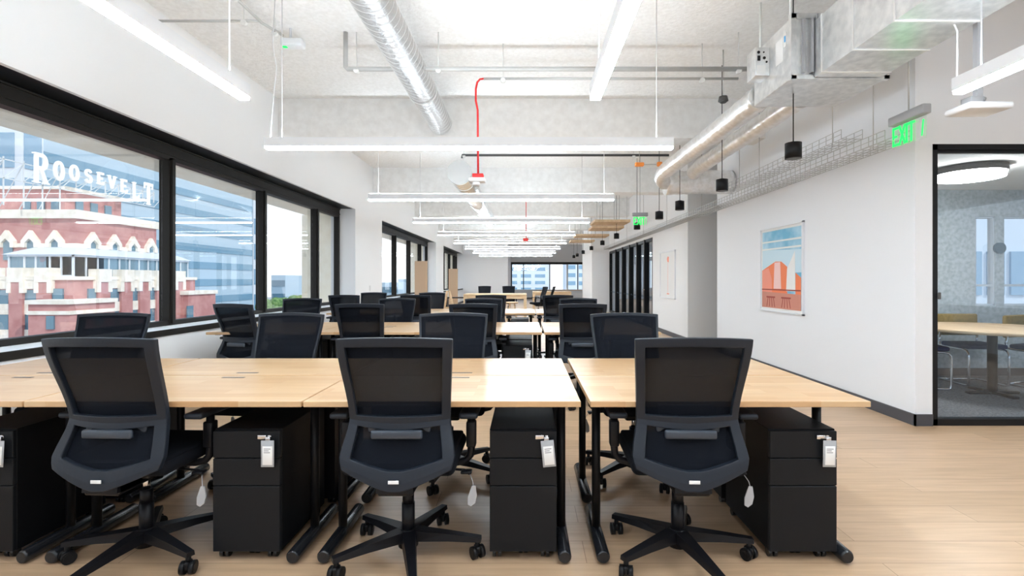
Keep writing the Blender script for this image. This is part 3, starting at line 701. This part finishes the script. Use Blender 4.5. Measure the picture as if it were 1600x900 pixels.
# pipes
def pipe(name, label, path, r, m='pipe', hang=(), group='ceiling pipes'):
    t = thing(name, label, 'pipe', path[0], 0, group); o = Vector(path[0])
    obj('pipe_run', MB().tube([Vector(p)-o for p in path], r, 10), m, t)
    for (x, y, z) in hang:
        obj('hanger', MB().cyl(Vector((x, y, z))-o, Vector((x, y, ZC))-o, .006, 6).cyl(Vector((x, y-.02, z-.02))-o, Vector((x, y+.02, z-.02))-o, .028, 8), 'whitepipe', t)
pipe('sprinkler_pipe', 'grey sprinkler pipe with a dark elbow crossing under the spiral duct', [(wx(540, 5.2), 5.2, ZC), (wx(540, 5.2), 5.2, 3.47), (wx(543, 5.2), 5.2, 3.45), (2.45, 5.2, 3.45)], .024, hang=((wx(557, 5.2), 5.2, 3.45), (wx(685, 5.2), 5.2, 3.45), (2.2, 5.2, 3.45)))
pipe('conduit', 'thin grey conduit crossing just behind the sprinkler pipe', [(-.46, 5.45, 3.45), (2.3, 5.45, 3.45)], .014, hang=((wx(786, 5.45), 5.45, 3.45), (wx(1097, 5.45), 5.45, 3.45)))
pipe('sprinkler_pipe', 'dark sprinkler pipe just behind the nearest crosswise light', [(wx(722, 8.8), 8.8, 3.40), (wx(722, 8.8), 8.8, 3.45), (wx(1045, 8.8), 8.8, 3.45)], .022, 'darkmetal', hang=((wx(725, 8.8), 8.8, 3.45), (wx(990, 8.8), 8.8, 3.45)))
pipe('conduit', 'thin grey conduit at the upper left ceiling, reaching to the window wall', [(-3.49, 4.72, 3.70), (-2.5, 4.72, 3.70)], .012, hang=((-2.65, 4.72, 3.70),))
pipe('conduit', 'short white conduit branching on the ceiling above the second left light', [(wx(617, 7.9), 7.6, 3.60), (wx(640, 8.9), 8.9, 3.60)], .018, 'whitepipe', hang=((wx(640, 8.9), 8.9, 3.60),))
pipe('conduit', 'grey conduit at the upper left ceiling leading to the emergency light', [(-2.5, 3.9, 3.70), (-2.5, 4.75, 3.70), (-2.42, 5.0, 3.70)], .014, hang=((-2.5, 4.3, 3.70), (-2.46, 4.92, 3.70)))
t = thing('emergency_light', 'small pale emergency light with a green spot, on the upper left ceiling', 'light', (-2.40, 5.12, 3.70))
obj('housing', MB().rbox(-.09, .13, -.05, .07, -.06, .02, .02, 3).cyl((0, 0, 0), (0, 0, .13), .012), 'led_body', t)
obj('indicator', MB().rbox(-.075, -.03, -.03, .01, -.068, -.058, .004), 'exit', t)
tag(obj('hanging_cable', MB().tube([(-2.30, 4.6, 3.83), (-2.31, 4.58, 3.4), (-2.27, 4.57, 3.2), (-2.25, 4.46, 2.8), (-2.25, 4.42, 2.50)], .005, 6), 'cord'), 'thin white cable hanging from the ceiling down to the nearest crosswise light', 'cable')
# red conduit and strobe
t = thing('fire_strobe', 'red fire alarm strobe with a white base hanging on a red conduit', 'alarm', (-.52, 5.45, 2.36))
obj('conduit_drop', MB().tube([(.06, 0, 1.09), (.02, 0, 1.085), (-.01, 0, 1.05), (-.025, 0, .98), (-.025, 0, .85), (-.005, 0, .75), (.0, 0, .05)], .011, 8), 'red', t)
obj('strobe_box', MB().rbox(-.06, .06, -.05, .05, .01, .055, .008), 'red', t)
obj('detector_plate', MB().rbox(-.10, .08, -.07, .07, -.035, .01, .015, 3).cyl((-.02, 0, -.07), (-.02, 0, -.035), .04, 20), 'led_body', t)
tag(obj('fire_strobe', MB().rbox(-.09, .07, 14.9, 15.0, 2.42, 2.50, .01).cyl((0, 14.95, 2.5), (0, 14.95, ZC), .01), 'red'), 'tiny red ceiling alarm far down the room', 'alarm')
# orange devices near right duct
t = thing('beam_detector', 'orange capped detector pair hanging on a short rod near the foil duct', 'alarm', (wx(999, 8.0), 8.0, wz(257, 8.0)))
obj('detector_head', MB().rbox(-.07, .07, -.04, .04, -.03, .03, .015, 3), 'orange', t)
obj('rod', MB().cyl((.07, 0, 0), (.32, 0, 0), .006, 6).cyl((0, 0, .03), (0, 0, ZC-wz(257, 8.0)), .004, 6), 'pipe', t)
obj('detector_head', MB().rbox(.28, .36, -.04, .04, -.03, .04, .02, 3), 'orange', t)

# HVAC box and rectangular duct
t = thing('air_handler', 'galvanised box unit hanging from rods above the right desks, with a control panel', 'air conditioning unit', (2.55, 4.4, 2.9))
hx0, hx1, hy0, hy1, hz = -.40, .37, -.33, .34, .50
obj('unit_body', MB().rbox(hx0, hx1, hy0, hy1, 0, hz, .006, 1, smooth=False), 'galv', t)
obj('flange', MB().box(hx0-.012, hx0+.03, hy0-.02, hy0+.02, -.01, hz+.02).box(hx1-.03, hx1+.012, hy0-.02, hy0+.02, -.01, hz+.02).box(hx0-.01, hx1+.01, hy0-.02, hy0+.02, -.012, .02).box(hx0-.01, hx1+.01, hy0-.02, hy0+.02, hz-.02, hz+.02), 'galv', t)
obj('access_rib', MB().box(hx0+.08, hx0+.10, hy0-.03, hy0, .04, hz-.03).box(hx0+.14, hx0+.16, hy0-.04, hy0, .04, hz-.03).box(hx0+.18, hx0+.19, hy0-.05, hy0, .0, hz), 'greymetal', t)
cp = obj('control_box', MB().rbox(hx0-.13, hx0, .03, .20, .17, .42, .006), 'galv', t)
cy = .03
m = MB()
for (x, z, rr) in ((-.10, .375, .013), (-.055, .375, .007), (-.05, .325, .013), (-.03, .29, .009)): m.cyl((hx0+x, cy, z), (hx0+x, cy-.004, z), rr, 14)
m.box(hx0-.11, hx0-.085, cy-.004, cy, .30, .345)
obj('knockout', m, 'black', cp)
obj('rating_label', MB().box(hx0-.115, hx0-.04, cy-.003, cy, .185, .26), 'paper', cp)
obj('warning_label', MB().box(hx0-.003, hx0, -.20, -.08, .20, .40), 'paper', t)
obj('maker_label', MB().box(hx0-.004, hx0, -.25, -.21, .30, .42), 'paper', t)
obj('blue_mark', MB().box(hx0-.006, hx0, -.245, -.225, .34, .39), 'blue_label', t)
for x, y in ((hx0+.02, -.28), (hx1-.02, -.28), (hx0+.02, .25), (hx1-.02, .25)): obj('hanger_rod', MB().cyl((x, y, .4), (x, y, ZC-2.9), .012, 8), 'whitepipe', t)
t = thing('rectangular_duct', 'wide rectangular metal duct running overhead from the box unit towards the camera', 'duct', (2.585, 1.5, 2.9))
obj('duct_body', MB().box(-.265, .27, -5.5, 2.54, 0, .45), 'galv', t)
m = MB()
for y in (2.44, 2.06, 1.66, .9, -.3, -1.5): m.box(-.272, .277, y-.006, y+.006, -.007, .457)
obj('seam', m, 'galv_side', t)
for y in (2.2, .6): obj('hanger', MB().bar((-.27, y, .45), (-.27, y, ZC-2.9), .03, .004).bar((.275, y, .45), (.275, y, ZC-2.9), .03, .004), 'greymetal', t)
def foil(label, path, r, group='foil wrapped round ducts'):
    P = []; R = []; rnd = random.Random(len(path)+int(path[0][0]*10))
    o = Vector(path[0])
    for a, b in zip(path[:-1], path[1:]):
        a = Vector(a); b = Vector(b); n = max(2, int((b-a).length/.05))
        for i in range(n): P.append(a+(b-a)*i/n-o); R.append(r*(1+rnd.uniform(-.035, .035)))
    P.append(Vector(path[-1])-o); R.append(r)
    ob = obj('foil_duct', MB().tube(P, R, 28), 'foil'); ob.location = o; tag(ob, label, 'duct', group); return ob
foil('foil wrapped duct from the box unit, left one of the pair, ending at the elbow', [(2.22, 4.76, 3.0), (2.2, 5.6, 2.98), (2.15, 7.2, 2.95), (2.12, 7.7, 2.93), (2.14, 7.95, 2.88), (2.24, 8.15, 2.85), (2.4, 8.22, 2.85)], .115)
foil('foil wrapped duct from the box unit, right one of the pair, nearer the wall', [(2.6, 4.76, 3.0), (2.6, 6.0, 2.98), (2.58, 7.4, 2.95), (2.6, 7.8, 2.93)], .105)
foil('wide crumpled foil duct running crosswise towards the right wall', [(2.28, 8.25, 2.85), (2.8, 8.25, 2.87), (3.37, 8.25, 2.87)], .19)
# sensors
t = thing('motion_sensor', 'small dark bell shaped ceiling sensor beside the box unit', 'sensor', (wx(1130, 5.6), 5.6, wz(158, 5.6)))
obj('rod', MB().cyl((0, 0, .02), (0, 0, ZC-wz(158, 5.6)), .008, 8), 'pipe', t)
obj('sensor_head', MB().cyl((0, 0, .0), (0, 0, .05), .055, 20, .045).cyl((0, 0, -.02), (0, 0, 0), .03, 16, .05), 'darkmetal', t)
# pendants
pys = [4.4, 6.0, 7.65, 8.83, 10.6, 13.0, 15.4, 18.0, 20.6, 23.0, 24.6]
pw = ['nearest', 'second', 'third', 'fourth', 'fifth', 'sixth', 'seventh', 'eighth', 'ninth', 'tenth', 'eleventh and furthest']
for i, y in enumerate(pys):
    x, z = 2.34, 2.33
    t = thing('pendant_lamp', 'small black cylinder pendant lamp along the right wall, %s from the camera' % pw[i], 'lamp', (x, y, z), 0, 'black pendant lamps')
    obj('lamp_shade', MB().cyl((0, 0, 0), (0, 0, .135), .068, 28).cyl((0, 0, .135), (0, 0, .145), .03, 16), 'black', t)
    obj('lamp_lens', MB().cyl((0, 0, -.003), (0, 0, .001), .058, 24), 'darkmetal', t)
    obj('cord', MB().cyl((0, 0, .14), (0, 0, min(ZC, 3.27 if any(b-.02 < y < b+.4 for b in (7.1, 11.5, 15.8, 20.1, 24.4)) else ZC)-z), .005, 6), 'black', t)
# wire basket tray
def tray(label, x0, y0, y1, z, wd=.22, hh=.09, step=.10, hangers=True):
    t = thing('cable_tray', label, 'cable tray', (x0, y0, z), 0, 'wire basket cable trays'); m = MB(); l = y1-y0; rr = .005
    for x in [wd*i/4 for i in range(5)]: m.bar((x, 0, 0), (x, l, 0), rr, rr)
    for h in (hh/2, hh):
        m.bar((0, 0, h), (0, l, h), rr, rr); m.bar((wd, 0, h), (wd, l, h), rr, rr)
    y = 0
    while y <= l: m.bar((0, y, 0), (wd, y, 0), rr, rr); m.bar((0, y, 0), (0, y, hh), rr, rr); m.bar((wd, y, 0), (wd, y, hh), rr, rr); y += step
    obj('wire_basket', m, 'pipe', t)
    y = .3
    while y < l and hangers: obj('hanger', MB().cyl((wd/2, y, 0), (wd/2, y, ZC-z if not any(b-.05 < y0+y < b+.43 for b in (7.1, 11.5, 15.8, 20.1, 24.4)) else 3.27-z), .005, 6), 'pipe', t); y += 2.2
    c = MB()
    for dx in (.05, .09, .14): c.tube([(dx+.01*math.sin(q*1.3+dx*40), l*(.25+.75*q/20), .012) for q in range(21)], .006, 6)
    if l > 8: obj('data_cable', c, 'greymetal', t)
tray('long wire basket cable tray running along the top of the right wall', 3.0, 4.2, 19.4, 2.43)
tray('short upper wire basket tray ending above the exit sign wall', 2.98, 4.75, 7.6, 2.60, .2, .09, .12)
# exit signs
def exit_sign(label, loc, rz, wd=.36):
    t = thing('exit_sign', label, 'sign', loc, rz, 'green exit signs')
    obj('housing', MB().rbox(-wd/2-.01, wd/2+.01, -.035, .035, 0, .075, .01, 3), 'greymetal', t)
    obj('acrylic_plate', MB().box(-wd/2, wd/2, -.004, .004, -.19, 0), 'exit_plate', t)
    for i, ch in enumerate('EXIT'):
        m = MB(); glyph(m, ch, (-wd/2+.008+(0, .074, .140, .172)[i], -.008, -.175), (1, 0, 0), (0, 0, 1), .112, .155, .018, .004); obj('letter', m, 'exit', t)
    m = MB().bar((wd/2-.035, -.008, -.165), (wd/2-.02, -.008, -.04), .006, .008); obj('arrow_mark', m, 'exit', t)
    obj('stem', MB().cyl((0, 0, .07), (0, 0, ZC-loc[2]), .006, 8), 'pipe', t)
exit_sign('green EXIT sign hanging beside the meeting room corner, closest to the camera', (3.1, 4.07, 2.56), -PI/2)
exit_sign('small green exit sign hanging far down the right side of the room', (wx(1000, 10.4), 10.4, wz(338, 10.4)), 0, .30)
# AP box at the right
t = thing('projector_mount', 'flat white wedge shaped device hanging from a grey post, upper right corner', 'device', (wx(1528, 3.3), 3.3, wz(168, 3.3)))
obj('device_body', MB().rbox(-.13, .16, -.09, .12, -.03, .015, .018, 3), 'led_body', t)
obj('bracket', MB().rbox(-.09, -.01, -.05, .03, .015, .06, .005).cyl((.01, 0, .06), (.04, 0, .05), .018, 12), 'greymetal', t)
obj('post', MB().box(-.018, .018, -.018, .018, .04, ZC-wz(168, 3.3)), 'greymetal', t)
tag(obj('hanging_cable', MB().tube([(wx(1495, 3.2), 3.2, 2.5), (wx(1496, 3.2), 3.2, 2.85), (2.7, 3.22, 3.0), (2.72, 3.2, 3.83)], .006, 6), 'cord'), 'short white cable above the far right linear light', 'cable')
# slabs standing in for crosswise ducts far right, tan reflection put into their colour
for i, (y, x0, x1) in enumerate(((12.6, 1.72, 2.62), (14.1, 1.85, 2.75), (16.6, 1.65, 2.75), (19.0, 1.7, 2.6))):
    o = obj('duct_slab', MB().box(x0, x1, y, y+.9, 2.72, 2.78), 'duct_tan')
    tag(o, '%s pale tan slab standing in for a crosswise duct beside the far pendant lamps' % ('nearest', 'second nearest', 'third nearest', 'furthest')[i], 'ceiling panel', 'pale tan slabs standing in for ducts')
    mm = MB()
    for q in range(2):
        mm.cyl((x0+.2+q*.5, y+.45, 2.78), (x0+.2+q*.5, y+.45, 3.27 if any(b-.02 < y+.45 < b+.4 for b in (11.5, 15.8, 20.1)) else ZC), .008, 6)
    obj('hanger', mm, 'pipe', o)

# ================================================================== WALL ART
def frameart(name, label, X, ya, yb, za, zb, mk):
    t = thing(name, label, 'picture', (X, (ya+yb)/2, (za+zb)/2)); hw = (yb-ya)/2; hh = (zb-za)/2
    obj('frame', MB().box(-.03, 0, -hw, -hw+.02, -hh, hh).box(-.03, 0, hw-.02, hw, -hh, hh).box(-.03, 0, -hw, hw, -hh, -hh+.02).box(-.03, 0, -hw, hw, hh-.02, hh), 'led_body', t)
    obj('mount', MB().box(-.012, 0, -hw+.02, hw-.02, -hh+.02, hh-.02), 'paper', t)
    mk(t, hw, hh); return t
# viewed from -X side: picture x to the right = -Y
def shape(t, name, pts, d, m): obj(name, MB().prism(pts, lambda a, b, q: Vector((-.012-d-q, -a, b)), .001), m, t)
def art1(t, hw, hh):
    w_, h_ = hw-.055, hh-.055
    shape(t, 'printed_sky', [(-w_, -h_), (w_, -h_), (w_, h_), (-w_, h_)], .000, 'a_blue')
    shape(t, 'printed_mist', [(-w_, -.05), (w_, -.05), (w_, h_*.45), (-w_, h_*.52)], .0015, 'a_pale')
    for z in (.72, .53): shape(t, 'printed_line', [(-w_, h_*z-.008), (w_, h_*z-.014), (w_, h_*z+.01), (-w_, h_*z+.012)], .003, 'paper')
    shape(t, 'printed_wing', [(-w_, -h_), (-w_, h_*-.02), (-w_*.6, h_*.10), (-w_*.25, h_*.2), (w_*.05, h_*.19), (w_*.35, h_*.05), (w_*.35, -h_)], .003, 'a_orange')
    shape(t, 'printed_wing', [(-w_, -h_), (-w_, h_*-.02), (-w_*.62, h_*.04), (-w_*.45, -.25*h_), (-w_*.42, -h_)], .0045, 'a_coral')
    shape(t, 'printed_stripe', [(-w_*.35, -h_*.5), (-w_*.3, h_*.17), (0, h_*.18), (w_*.05, -h_*.5)], .0045, 'a_pink')
    shape(t, 'printed_stripe', [(w_*.30, -h_*.55), (w_*.35, 0), (w_*.72, h_*.42), (w_*.75, -h_*.55)], .0045, 'paper')
    shape(t, 'printed_wing', [(w_*.75, -h_), (w_*.75, -h_*.1), (w_, -h_*.22), (w_, -h_)], .0045, 'a_orange')
    shape(t, 'printed_terrace', [(-w_, -h_), (-w_, -h_*.58), (w_, -h_*.62), (w_, -h_)], .0055, 'a_terr')
    shape(t, 'printed_rail', [(-w_, -h_*.54), (w_, -h_*.54), (w_, -h_*.51), (-w_, -h_*.51)], .007, 'a_red')
    for cx in (-w_*.5, w_*.3):
        shape(t, 'printed_stool', [(cx-.12, -h_*.74), (cx+.12, -h_*.74), (cx+.12, -h_*.70), (cx-.12, -h_*.70)], .007, 'a_red')
        for s in (-1, -.35, .35, 1): shape(t, 'printed_stool_leg', [(cx+s*.075-.008, -h_*.74), (cx+s*.075+.008, -h_*.74), (cx+s*.11+.008, -h_*.97), (cx+s*.11-.008, -h_*.97)], .007, 'a_red')
frameart('framed_print', 'white framed print of an orange dome under blue sky, on the right wall', XR, 6.10, 7.22, .83, 1.99, art1)
def art2(t, hw, hh):
    shape(t, 'printed_line', [(.02, -hh*.8), (.045, -hh*.8), (.045, hh*.7), (.02, hh*.7)], .001, 'a_pink')
    shape(t, 'printed_blossom', [(.0, hh*.55), (.10, hh*.52), (.12, hh*.75), (.02, hh*.78), (-.05, hh*.68)], .002, 'a_coral')
    shape(t, 'printed_foot', [(-.05, -hh*.82), (.14, -hh*.82), (.14, -hh*.78), (-.05, -hh*.78)], .002, 'a_coral')
frameart('framed_print', 'pale framed print with a thin coral line, on the far right wall', 3.25, 10.9, 12.1, .84, 1.92, art2)
# small wall switches on piers
tag(obj('light_switch', MB().rbox(XL, XL+.01, 11.22, 11.30, 1.02, 1.14, .003), 'cord'), 'small white switch on the pier right after the nearest window', 'switch')

# ================================================================== MEETING ROOM
t = thing('round_lamp', 'round drum ceiling lamp with glowing underside in the meeting room', 'lamp', (4.66, 5.28, 2.33))
obj('lamp_shade', MB().cyl((0, 0, .05), (0, 0, .12), .305, 48), 'drum', t)
obj('diffuser', MB().cyl((0, 0, 0), (0, 0, .05), .285, 48, .295), 'drum_led', t)
t = thing('meeting_table', 'round wood topped table on a dark post in the meeting room', 'table', (5.15, 5.55, .012))
obj('tabletop', MB().cyl((0, 0, .70), (0, 0, .73), .75, 64), 'wood', t)
obj('post', MB().cyl((0, 0, .03), (0, 0, .70), .045, 20), 'black', t)
obj('foot', MB().rbox(-.28, .28, -.035, .035, 0, .03, .01).rbox(-.035, .035, -.28, .28, 0, .03, .01), 'black', t)
def cantilever(label, x, y, rz):
    t = thing('meeting_chair', label, 'chair', (x, y, .012), rz, 'olive and navy meeting room chairs')
    m = MB()
    for s in (-1, 1):
        X = s*.225
        pts = [(X, -.18, .86-.22), (X, -.20, .5), (X, -.19, .44), (X, -.1, .43), (X, .16, .43), (X, .22, .42), (X, .245, .39), (X, .25, .34), (X, .25, .06), (X, .24, .02), (X, .20, .012), (X, -.2, .012)]
        m.tube(pts, .0125, 10)
    m.tube([(-.225, -.2, .012), (.225, -.2, .012)], .0125, 10)
    obj('frame', m, 'chrome', t)
    obj('seat', MB().rbox(-.235, .235, -.17, .24, .44, .495, .025, 4), 'navy', t)
    obj('backrest', MB().rbox(-.24, .24, -.235, -.19, .56, .83, .022, 4), 'olive', t)
cantilever('olive backed chair with navy seat, centre of the meeting room view', 5.42, 6.12, PI-.05)
cantilever('olive backed chair at the right edge of the picture in the meeting room', 6.02, 5.9, PI+.35)
cantilever('navy seated chrome chair at the left of the meeting table, half behind the frame', 4.64, 5.98, -PI/2-.25)
tag(obj('wall_disc', MB().cyl((wx(1571, 6.5), 6.56, wz(387, 6.5)), (wx(1571, 6.5), 6.60, wz(387, 6.5)), .07, 28), 'disc'), 'round slate blue disc on the meeting room wall between the windows', 'disc')

# ================================================================== FAR END FURNITURE
def wood_table(label, x0, x1, y0, y1, z):
    t = thing('wood_table', label, 'table', ((x0+x1)/2, (y0+y1)/2, 0)); hx, hy = (x1-x0)/2, (y1-y0)/2
    obj('tabletop', MB().rbox(-hx, hx, -hy, hy, z-.05, z, .004), 'wood', t)
    for sx in (-1, 1):
        for sy in (-1, 1): obj('leg', MB().box(sx*(hx-.05)-.05, sx*(hx-.05)+.05, sy*(hy-.05)-.05, sy*(hy-.05)+.05, 0, z-.05), 'wood', t)
    obj('apron', MB().box(-hx+.05, hx-.05, -hy+.03, -hy+.06, z-.16, z-.05), 'wood', t)
wood_table('long pale wood table with thick legs beyond the last desk row', -2.12, .02, 17.0, 18.3, .78)
wood_table('pale table in front of the far window, beside the low cabinet', .3, 2.0, 22.2, 23.2, .74)
t = thing('wood_stool', 'turned pale wood stool standing before the long wood table', 'stool', (-.44, 15.8, 0))
obj('seat', MB().cyl((0, 0, .53), (0, 0, .57), .19, 28), 'wood', t)
for k in range(4):
    a = PI/4+k*PI/2; obj('leg', MB().cyl((.1*math.cos(a), .1*math.sin(a), .53), (.2*math.cos(a), .2*math.sin(a), 0), .022, 8), 'wood', t)
t = thing('trestle', 'pale wood A shaped trestle by the third window', 'trestle', (-2.2, 14.2, 0))
for s in (-1, 1): obj('leg', MB().bar((s*.03, 0, .95), (s*.22, -.1, 0), .05, .04).bar((s*.03, 0, .95), (s*.22, .25, 0), .05, .04), 'wood', t)
obj('crossbar', MB().box(-.12, .12, -.06, -.02, .45, .50), 'wood', t)
FG = 'black office chairs at the far tables'
chair(.42, 16.9, PI/2+.3, 'black office chair at the right end of the long wood table, left of a pair', .3, FG)
chair(.74, 17.6, PI/2-.2, 'black office chair at the right end of the long wood table, right of a pair', .7, FG)
chair(-1.55, 18.55, PI, 'black office chair behind the long wood table, on its left', .1, FG)
chair(-.65, 18.55, PI, 'black office chair behind the long wood table, on its right', .4, FG)
t = thing('low_cabinet', 'low white cabinet under the far window', 'cabinet', (2.3, 32.6, 0))
obj('body', MB().box(-1.6, 1.5, -.25, .25, 0, .58), 'white', t)
obj('countertop', MB().box(-1.62, 1.52, -.27, .27, .58, .62), 'wood', t)
o = obj('standing_panel', MB().box(-.19, .19, -.03, .03, .03, 1.84).box(-.19, -.10, -.2, .2, 0, .03).box(.10, .19, -.2, .2, 0, .03), 'tan'); o.location = (-3.22, 15.4, 0)
tag(o, 'tan standing panel in front of the second window', 'panel', 'tan standing panels')
o = obj('standing_panel', MB().box(-.20, .20, -.03, .03, .03, 1.75).box(-.2, -.10, -.2, .2, 0, .03).box(.10, .2, -.2, .2, 0, .03), 'tan'); o.location = (-3.22, 22.2, 0)
tag(o, 'tan standing panel in front of the third, furthest window', 'panel', 'tan standing panels')
t = thing('side_console', 'low black console table by the left wall near the third window', 'table', (-2.6, 20.5, 0))
obj('tabletop', MB().box(-.7, .5, -.25, .25, .52, .56), 'black', t)
for x in (-.62, .42): obj('leg', MB().box(x-.03, x+.03, -.2, .2, 0, .52), 'black', t)
